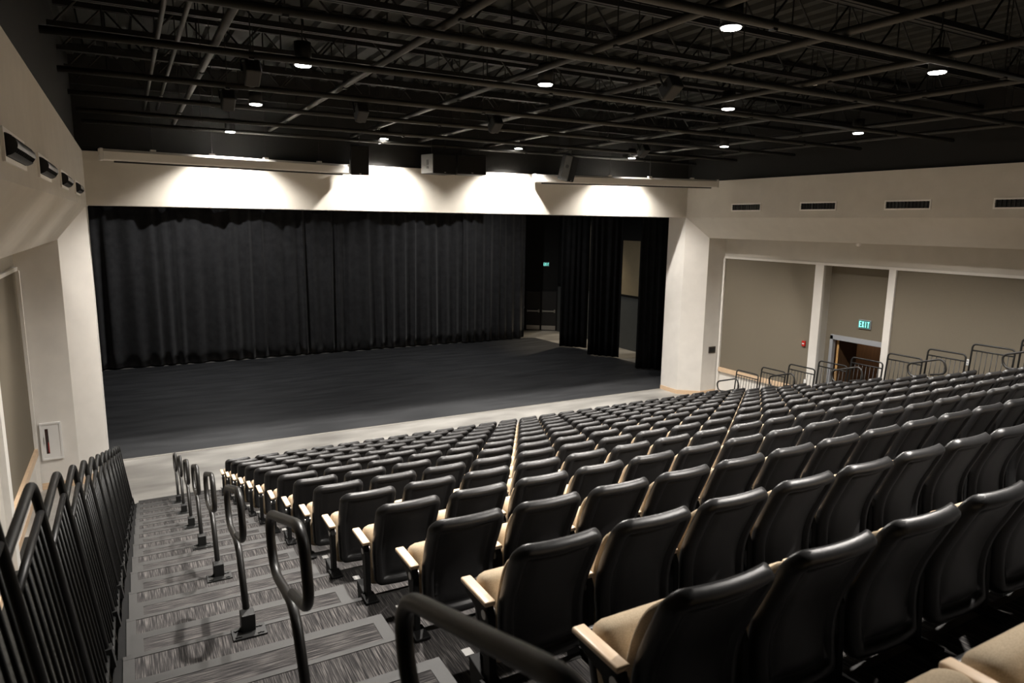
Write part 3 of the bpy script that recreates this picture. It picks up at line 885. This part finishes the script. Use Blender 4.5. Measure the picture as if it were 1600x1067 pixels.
box('strobe_lens', M_ALARMLAMP, -.03, .03, -.065, -.06, -.10, .10, t)

# ------------------------------------------------------------------ aisle handrails
def handrail_parts(t):
    base = [(0, -.03, .04), (0, .03, .14), (0, .24, .50), (0, .46, .46)]
    loop = [(0, .24, .50), (0, .70, .40), (0, .80, .66), (0, .05, .90), (0, -.06, .66), (0, .27, .545)]
    bm = bmesh.new()
    pts = [(0, -.03, .04), (0, .25, .47), (0, .72, .40), (0, .80, .66), (0, .03, .91), (0, -.07, .61), (0, .27, .515)]
    path = round_path(pts[:2] + pts[2:], .13, 8)
    add_tube(bm, path, .0215, 12)
    obj('rail_tube', bm, M_RAIL, t, smooth=True)
    bm = bmesh.new(); add_box(bm, -.042, .042, -.075, .02, .005, .12); obj('post_socket', bm, M_GUARD, t, bevel=.006)
    bm = bmesh.new(); add_box(bm, -.10, .10, -.14, -.005, .004, .012); pl = obj('base_plate', bm, M_GUARD, t)
    bm = bmesh.new(); add_cyl(bm, (0, 0), .011, 0, .006, 8); me = to_mesh('bolt', bm, M_GUARD)
    for dx in (-.075, -.055, .055, .075):
        for dy in (-.115, -.04):
            link('bolt', me, pl, (dx, dy, .012))
proto = None
ks = [10, 8, 6, 4, 2, 0, -2, -4]
for side, x in (('fire cabinet', -1.235), ('exit door', CX2 + 1.235)):
    for i, k in enumerate(ks):
        Y, Z = deck(k)
        lab = 'looped black handrail in the %s aisle, %s from the stage' % (side, ORD[i + 1])
        if proto is None:
            proto = thing('aisle_handrail', lab, 'handrail', (x, Y, Z), group='looped handrails in the aisles')
            handrail_parts(proto)
        elif not (side == 'exit door' and k < 0):
            q = copy_tree(proto); q.location = (x, Y, Z); q['label'] = lab

# ------------------------------------------------------------------ guard rail panels
def guard_parts(t):
    y0, y1, zt = -.07, -.89, 1.19
    bm = bmesh.new()
    add_tube(bm, round_path([(0, y0, -.20), (0, y0, zt), (0, y1, zt), (0, y1, -.02)], .09, 6), .019, 10)
    obj('top_rail', bm, M_GUARD, t, smooth=True)
    bm = bmesh.new(); add_tube(bm, [(0, y0, 1.05), (0, y1, 1.05)], .016, 8); obj('mid_rail', bm, M_GUARD, t, smooth=True)
    bm = bmesh.new(); add_tube(bm, [(0, y0, .05), (0, y1, .05)], .014, 8); obj('bottom_rail', bm, M_GUARD, t, smooth=True)
    bm = bmesh.new(); add_tube(bm, [(0, 0, .05), (0, 0, 1.05)], .0085, 6); me = to_mesh('baluster', bm, M_GUARD, True)
    for i in range(1, 8):
        link('baluster', me, t, (0, y0 + (y1 - y0) * i / 8, 0))
    bm = bmesh.new(); add_box(bm, -.03, .03, -.035, .035, -.03, .09); mc = to_mesh('clamp', bm, M_GUARD)
    link('clamp', mc, t, (0, y0, 0)); link('clamp', mc, t, (0, y1, 0))
proto = None
GXL, GXR = -1.995, CX2 + 1.995
for side, x in (('fire cabinet', GXL), ('exit door', GXR)):
    for i, k in enumerate(range(11, -4 if side == 'fire cabinet' else -1, -1)):
        Y, Z = deck(k)
        lab = 'black tubular guard panel by the %s aisle, %s from the stage' % (side, ORD[i + 1])
        if proto is None:
            proto = thing('guard_rail', lab, 'guard rail', (x, Y, Z + .045), (0, -.132, 0), group='guard panels along the aisles')
            guard_parts(proto)
        else:
            q = copy_tree(proto); q.location = (x, Y, Z); q['label'] = lab
            q.rotation_euler = (0, -.132 if x < 5 else .088, 0)
            if x < 5: q.location.z = Z + .045

# ------------------------------------------------------------------ auditorium seats (origin: seat centre on the nose of its deck)
def catmull(pts, n):
    pts = [Vector(p) for p in pts]
    P = [pts[0] * 2 - pts[1]] + pts + [pts[-1] * 2 - pts[-2]]
    out = []
    for i in range(1, len(P) - 2):
        for k in range(n):
            t = k / n
            a, b, c, d_ = P[i - 1], P[i], P[i + 1], P[i + 2]
            out.append(.5 * ((2 * b) + (c - a) * t + (2 * a - 5 * b + 4 * c - d_) * t * t + (3 * b - a - 3 * c + d_) * t ** 3))
    out.append(pts[-1])
    return out

def seat_shell(half_w, prof, thick, rim, r_top, r_bot, w_bot, sag, nu=20, front=True):
    C = catmull([(0, y, z) for y, z in prof], 6)
    # arc length resample, denser near both ends
    acc = [0.0]
    for a, b in zip(C, C[1:]): acc.append(acc[-1] + (b - a).length)
    Ls = acc[-1]
    def at(s):
        s = min(max(s, 0), Ls)
        for i in range(len(acc) - 1):
            if acc[i + 1] >= s:
                u = (s - acc[i]) / max(1e-9, acc[i + 1] - acc[i])
                return C[i].lerp(C[i + 1], u), (C[i + 1] - C[i]).normalized()
        return C[-1], (C[-1] - C[-2]).normalized()
    ss = [0, .004, .014, .03, .045, .055, .065, .08]
    ss += [.08 + (Ls - .17) * k / 10 for k in range(1, 11)]
    ss += [Ls - .075, Ls - .065, Ls - .055, Ls - .045, Ls - .03, Ls - .014, Ls - .004, Ls]
    us = [-1, -.985, -.94, -.87, -.80, -.765, -.73, -.62, -.42, -.2, 0, .2, .42, .62, .73, .765, .80, .87, .94, .985, 1]
    bm = bmesh.new()
    F, B = [], []
    for s in ss:
        c, tg = at(s)
        nb = Vector((0, -tg.z, tg.y))            # towards the rear (-y) for an upward tangent
        if nb.y > 0: nb = -nb
        hw = half_w * (1 - (1 - w_bot) * (1 - min(1, s / (Ls * .75))))
        e = Ls - s
        if e < r_top: hw = hw - r_top + math.sqrt(max(0, r_top ** 2 - (r_top - e) ** 2))
        if s < r_bot: hw = hw - r_bot + math.sqrt(max(0, r_bot ** 2 - (r_bot - s) ** 2))
        rf, rb = [], []
        for u in us:
            x = u * hw
            # distance to the outline
            ex = hw - abs(x)
            de = min(ex, e, s)
            if de < rim:
                q = de / rim
                prot = math.sqrt(max(0, 1 - (1 - min(1, q * 2)) ** 2)) if q < .5 else math.sqrt(max(0, 1 - ((q - .5) * 1.3) ** 2))
                off_b = thick * prot
            elif de < rim + .009:
                off_b = thick * .28
            else:
                off_b = thick * .60
            off_f = thick * .35 * math.sqrt(max(0, 1 - (1 - min(1, de / .012)) ** 2))
            yy = sag * (abs(x) / half_w) ** 2
            p = c + Vector((x, yy, 0))
            rb.append(bm.verts.new(p + nb * off_b))
            rf.append(bm.verts.new(p - nb * off_f))
        F.append(rf); B.append(rb)
    for G in (F, B):
        for i in range(len(ss) - 1):
            for k in range(len(us) - 1):
                bm.faces.new((G[i][k], G[i][k + 1], G[i + 1][k + 1], G[i + 1][k]))
    n, m = len(ss) - 1, len(us) - 1
    for k in range(m):
        bm.faces.new((F[0][k], F[0][k + 1], B[0][k + 1], B[0][k])); bm.faces.new((F[n][k], F[n][k + 1], B[n][k + 1], B[n][k]))
    for i in range(n):
        bm.faces.new((F[i][0], F[i + 1][0], B[i + 1][0], B[i][0])); bm.faces.new((F[i][m], F[i + 1][m], B[i + 1][m], B[i][m]))
    bmesh.ops.remove_doubles(bm, verts=bm.verts, dist=.0004)
    return bm

BACK = [(-.046, .075), (-.024, .20), (-.022, .32), (-.046, .43), (-.090, .535), (-.128, .622), (-.156, .685), (-.170, .713)]
ME = {}
ME['back_shell'] = to_mesh('back_shell', seat_shell(.231, BACK, .044, .060, .080, .05, .95, .032), M_SHELL, True)
CUSH = [(.045, .16), (.052, .30), (.028, .42), (-.018, .53), (-.065, .60), (-.082, .625)]
ME['back_cushion'] = to_mesh('back_cushion', seat_shell(.198, CUSH, .040, .05, .06, .04, .95, .03), M_TAN, True)
# folded seat: tan cushion towards the back, black pan towards the stage
def seat_pad(hw, y0, z0, y1, z1, thick, r, m, nm, n=9, crown=.012):
    bm = bmesh.new()
    L_ = math.hypot(y1 - y0, z1 - z0); a = math.atan2(z1 - z0, y1 - y0)
    H = Vector((hw, L_ / 2, thick / 2)); inner = H - Vector((r, r, r))
    bmesh.ops.create_cube(bm, size=2.0)
    bmesh.ops.subdivide_edges(bm, edges=bm.edges[:], cuts=n, use_grid_fill=True)
    for v in bm.verts:
        # crowd the vertices towards the rounded rims, then push them onto the rounded box
        q = Vector([math.copysign(1 - (1 - abs(c)) ** 1.6, c) if abs(c) < 1 else c for c in v.co])
        p = Vector((q.x * H.x, q.y * H.y, q.z * H.z))
        c = Vector([max(-inner[i], min(inner[i], p[i])) for i in range(3)])
        d = p - c
        if d.length > 1e-9: p = c + d.normalized() * r
        p.z += crown * math.copysign(1, p.z) * (1 - (p.x / hw) ** 2) * (1 - (p.y / (L_ / 2)) ** 2) * (abs(p.z) / H.z)
        v.co = p + Vector((0, L_ / 2, 0))
    bm.transform(T(0, y0, z0) @ Matrix.Rotation(a, 4, 'X'))
    return to_mesh(nm, bm, m, True)
ME['seat_cushion'] = seat_pad(.236, .085, .03, .212, .424, .125, .056, M_TAN, 'seat_cushion')
ME['seat_pan'] = seat_pad(.232, .160, .03, .262, .375, .040, .016, M_SHELL, 'seat_pan', 7, 0)
def arm_mesh():
    bm = bmesh.new()
    add_box(bm, -.0275, .0275, 0, .262, .375, .40)
    bmesh.ops.bevel(bm, geom=bm.edges[:], offset=.009, segments=3, affect='EDGES', profile=.5)
    return to_mesh('armrest', bm, M_WOOD, True)
ME['armrest'] = arm_mesh()
def std_mesh():
    bm = bmesh.new()
    # upright, arm bracket, foot and the panel that hangs on the riser
    add_prism(bm, [(-.035, .02), (.030, .02), (.045, .25), (.09, .32), (.225, .345), (.235, .375), (.005, .375), (-.015, .33)], 'x', -.018, .018)
    return to_mesh('standard', bm, M_CHMETAL, bevel=.004)
ME['standard'] = std_mesh()
bm = bmesh.new(); add_box(bm, -.045, .045, -.12, .02, .004, .022); ME['foot_plate'] = to_mesh('foot_plate', bm, M_CHMETAL, bevel=.004)
bm = bmesh.new(); add_prism(bm, [(.006, .03), (.16, .055), (.15, -.03), (.10, -.19), (.006, -.20)], 'x', -.03, .03); ME['riser_bracket'] = to_mesh('riser_bracket', bm, M_CHMETAL, bevel=.004)
bm = bmesh.new(); add_box(bm, -.045, .0, .16, .215, .050, .055); ME['seat_stop'] = to_mesh('seat_stop', bm, M_TAB)
bm = bmesh.new(); add_cyl(bm, (0, 0), .022, -.026, .026, 12); bm.transform(T(0, .02, .335) @ Matrix.Rotation(PI / 2, 4, 'Y')); ME['hinge'] = to_mesh('hinge', bm, M_ALU)

def new_seat(x, y, z, right_arm):
    t = thing('auditorium_seat', '', 'seat', (x, y, z), group='folding seats of the auditorium')
    for nm in ('back_shell', 'back_cushion', 'seat_cushion', 'seat_pan'):
        link(nm, ME[nm], t)
    for s in ((-1, 1) if right_arm else (-1,)):
        sd = link('standard', ME['standard'], t, (s * PITCH / 2, 0, 0))
        for nm in ('armrest', 'foot_plate', 'riser_bracket', 'hinge', 'seat_stop'):
            q = link(nm, ME[nm], sd)
            if nm == 'armrest': q['label'] = 'pale maple armrest'
            if nm == 'seat_stop': q['label'] = 'pale grey metal tab'
    return t
seat_a = seat_b = None
def in_view(p):
    v = Vector(p) - CP
    z_ = v.dot(FV)
    if z_ < .3: return False
    px, py = 800 + 1076.5 * v.dot(RV) / z_, 533.5 - 1076.5 * v.dot(UV) / z_
    return -90 < px < 1690 and py < 1150
for i in range(14, -1, -1):
    k = i * -1 + 4
    k = 14 - 4 - (14 - i)            # row 14 sits on deck 10, row 4 on deck 0
    Y, Z = deck(k)
    for j in range(NSEAT):
        x = -.18 + j * PITCH
        if not (in_view((x, Y - .1, Z + .7)) or in_view((x - .25, Y + .2, Z + .42))):
            continue
        last = j == NSEAT - 1
        if j < 12:
            lab = '%s seat from the fire cabinet aisle, row %s from the stage, black shell' % (ORD[j + 1], ORD[15 - i])
        else:
            lab = '%s seat from the exit door aisle, row %s from the stage, black shell' % (ORD[NSEAT - j], ORD[15 - i])
        if last:
            if seat_b is None: seat_b = q = new_seat(x, Y, Z, True)
            else: q = copy_tree(seat_b)
        else:
            if seat_a is None: seat_a = q = new_seat(x, Y, Z, False)
            else: q = copy_tree(seat_a)
        q.location = (x, Y, Z)
        q['label'] = lab
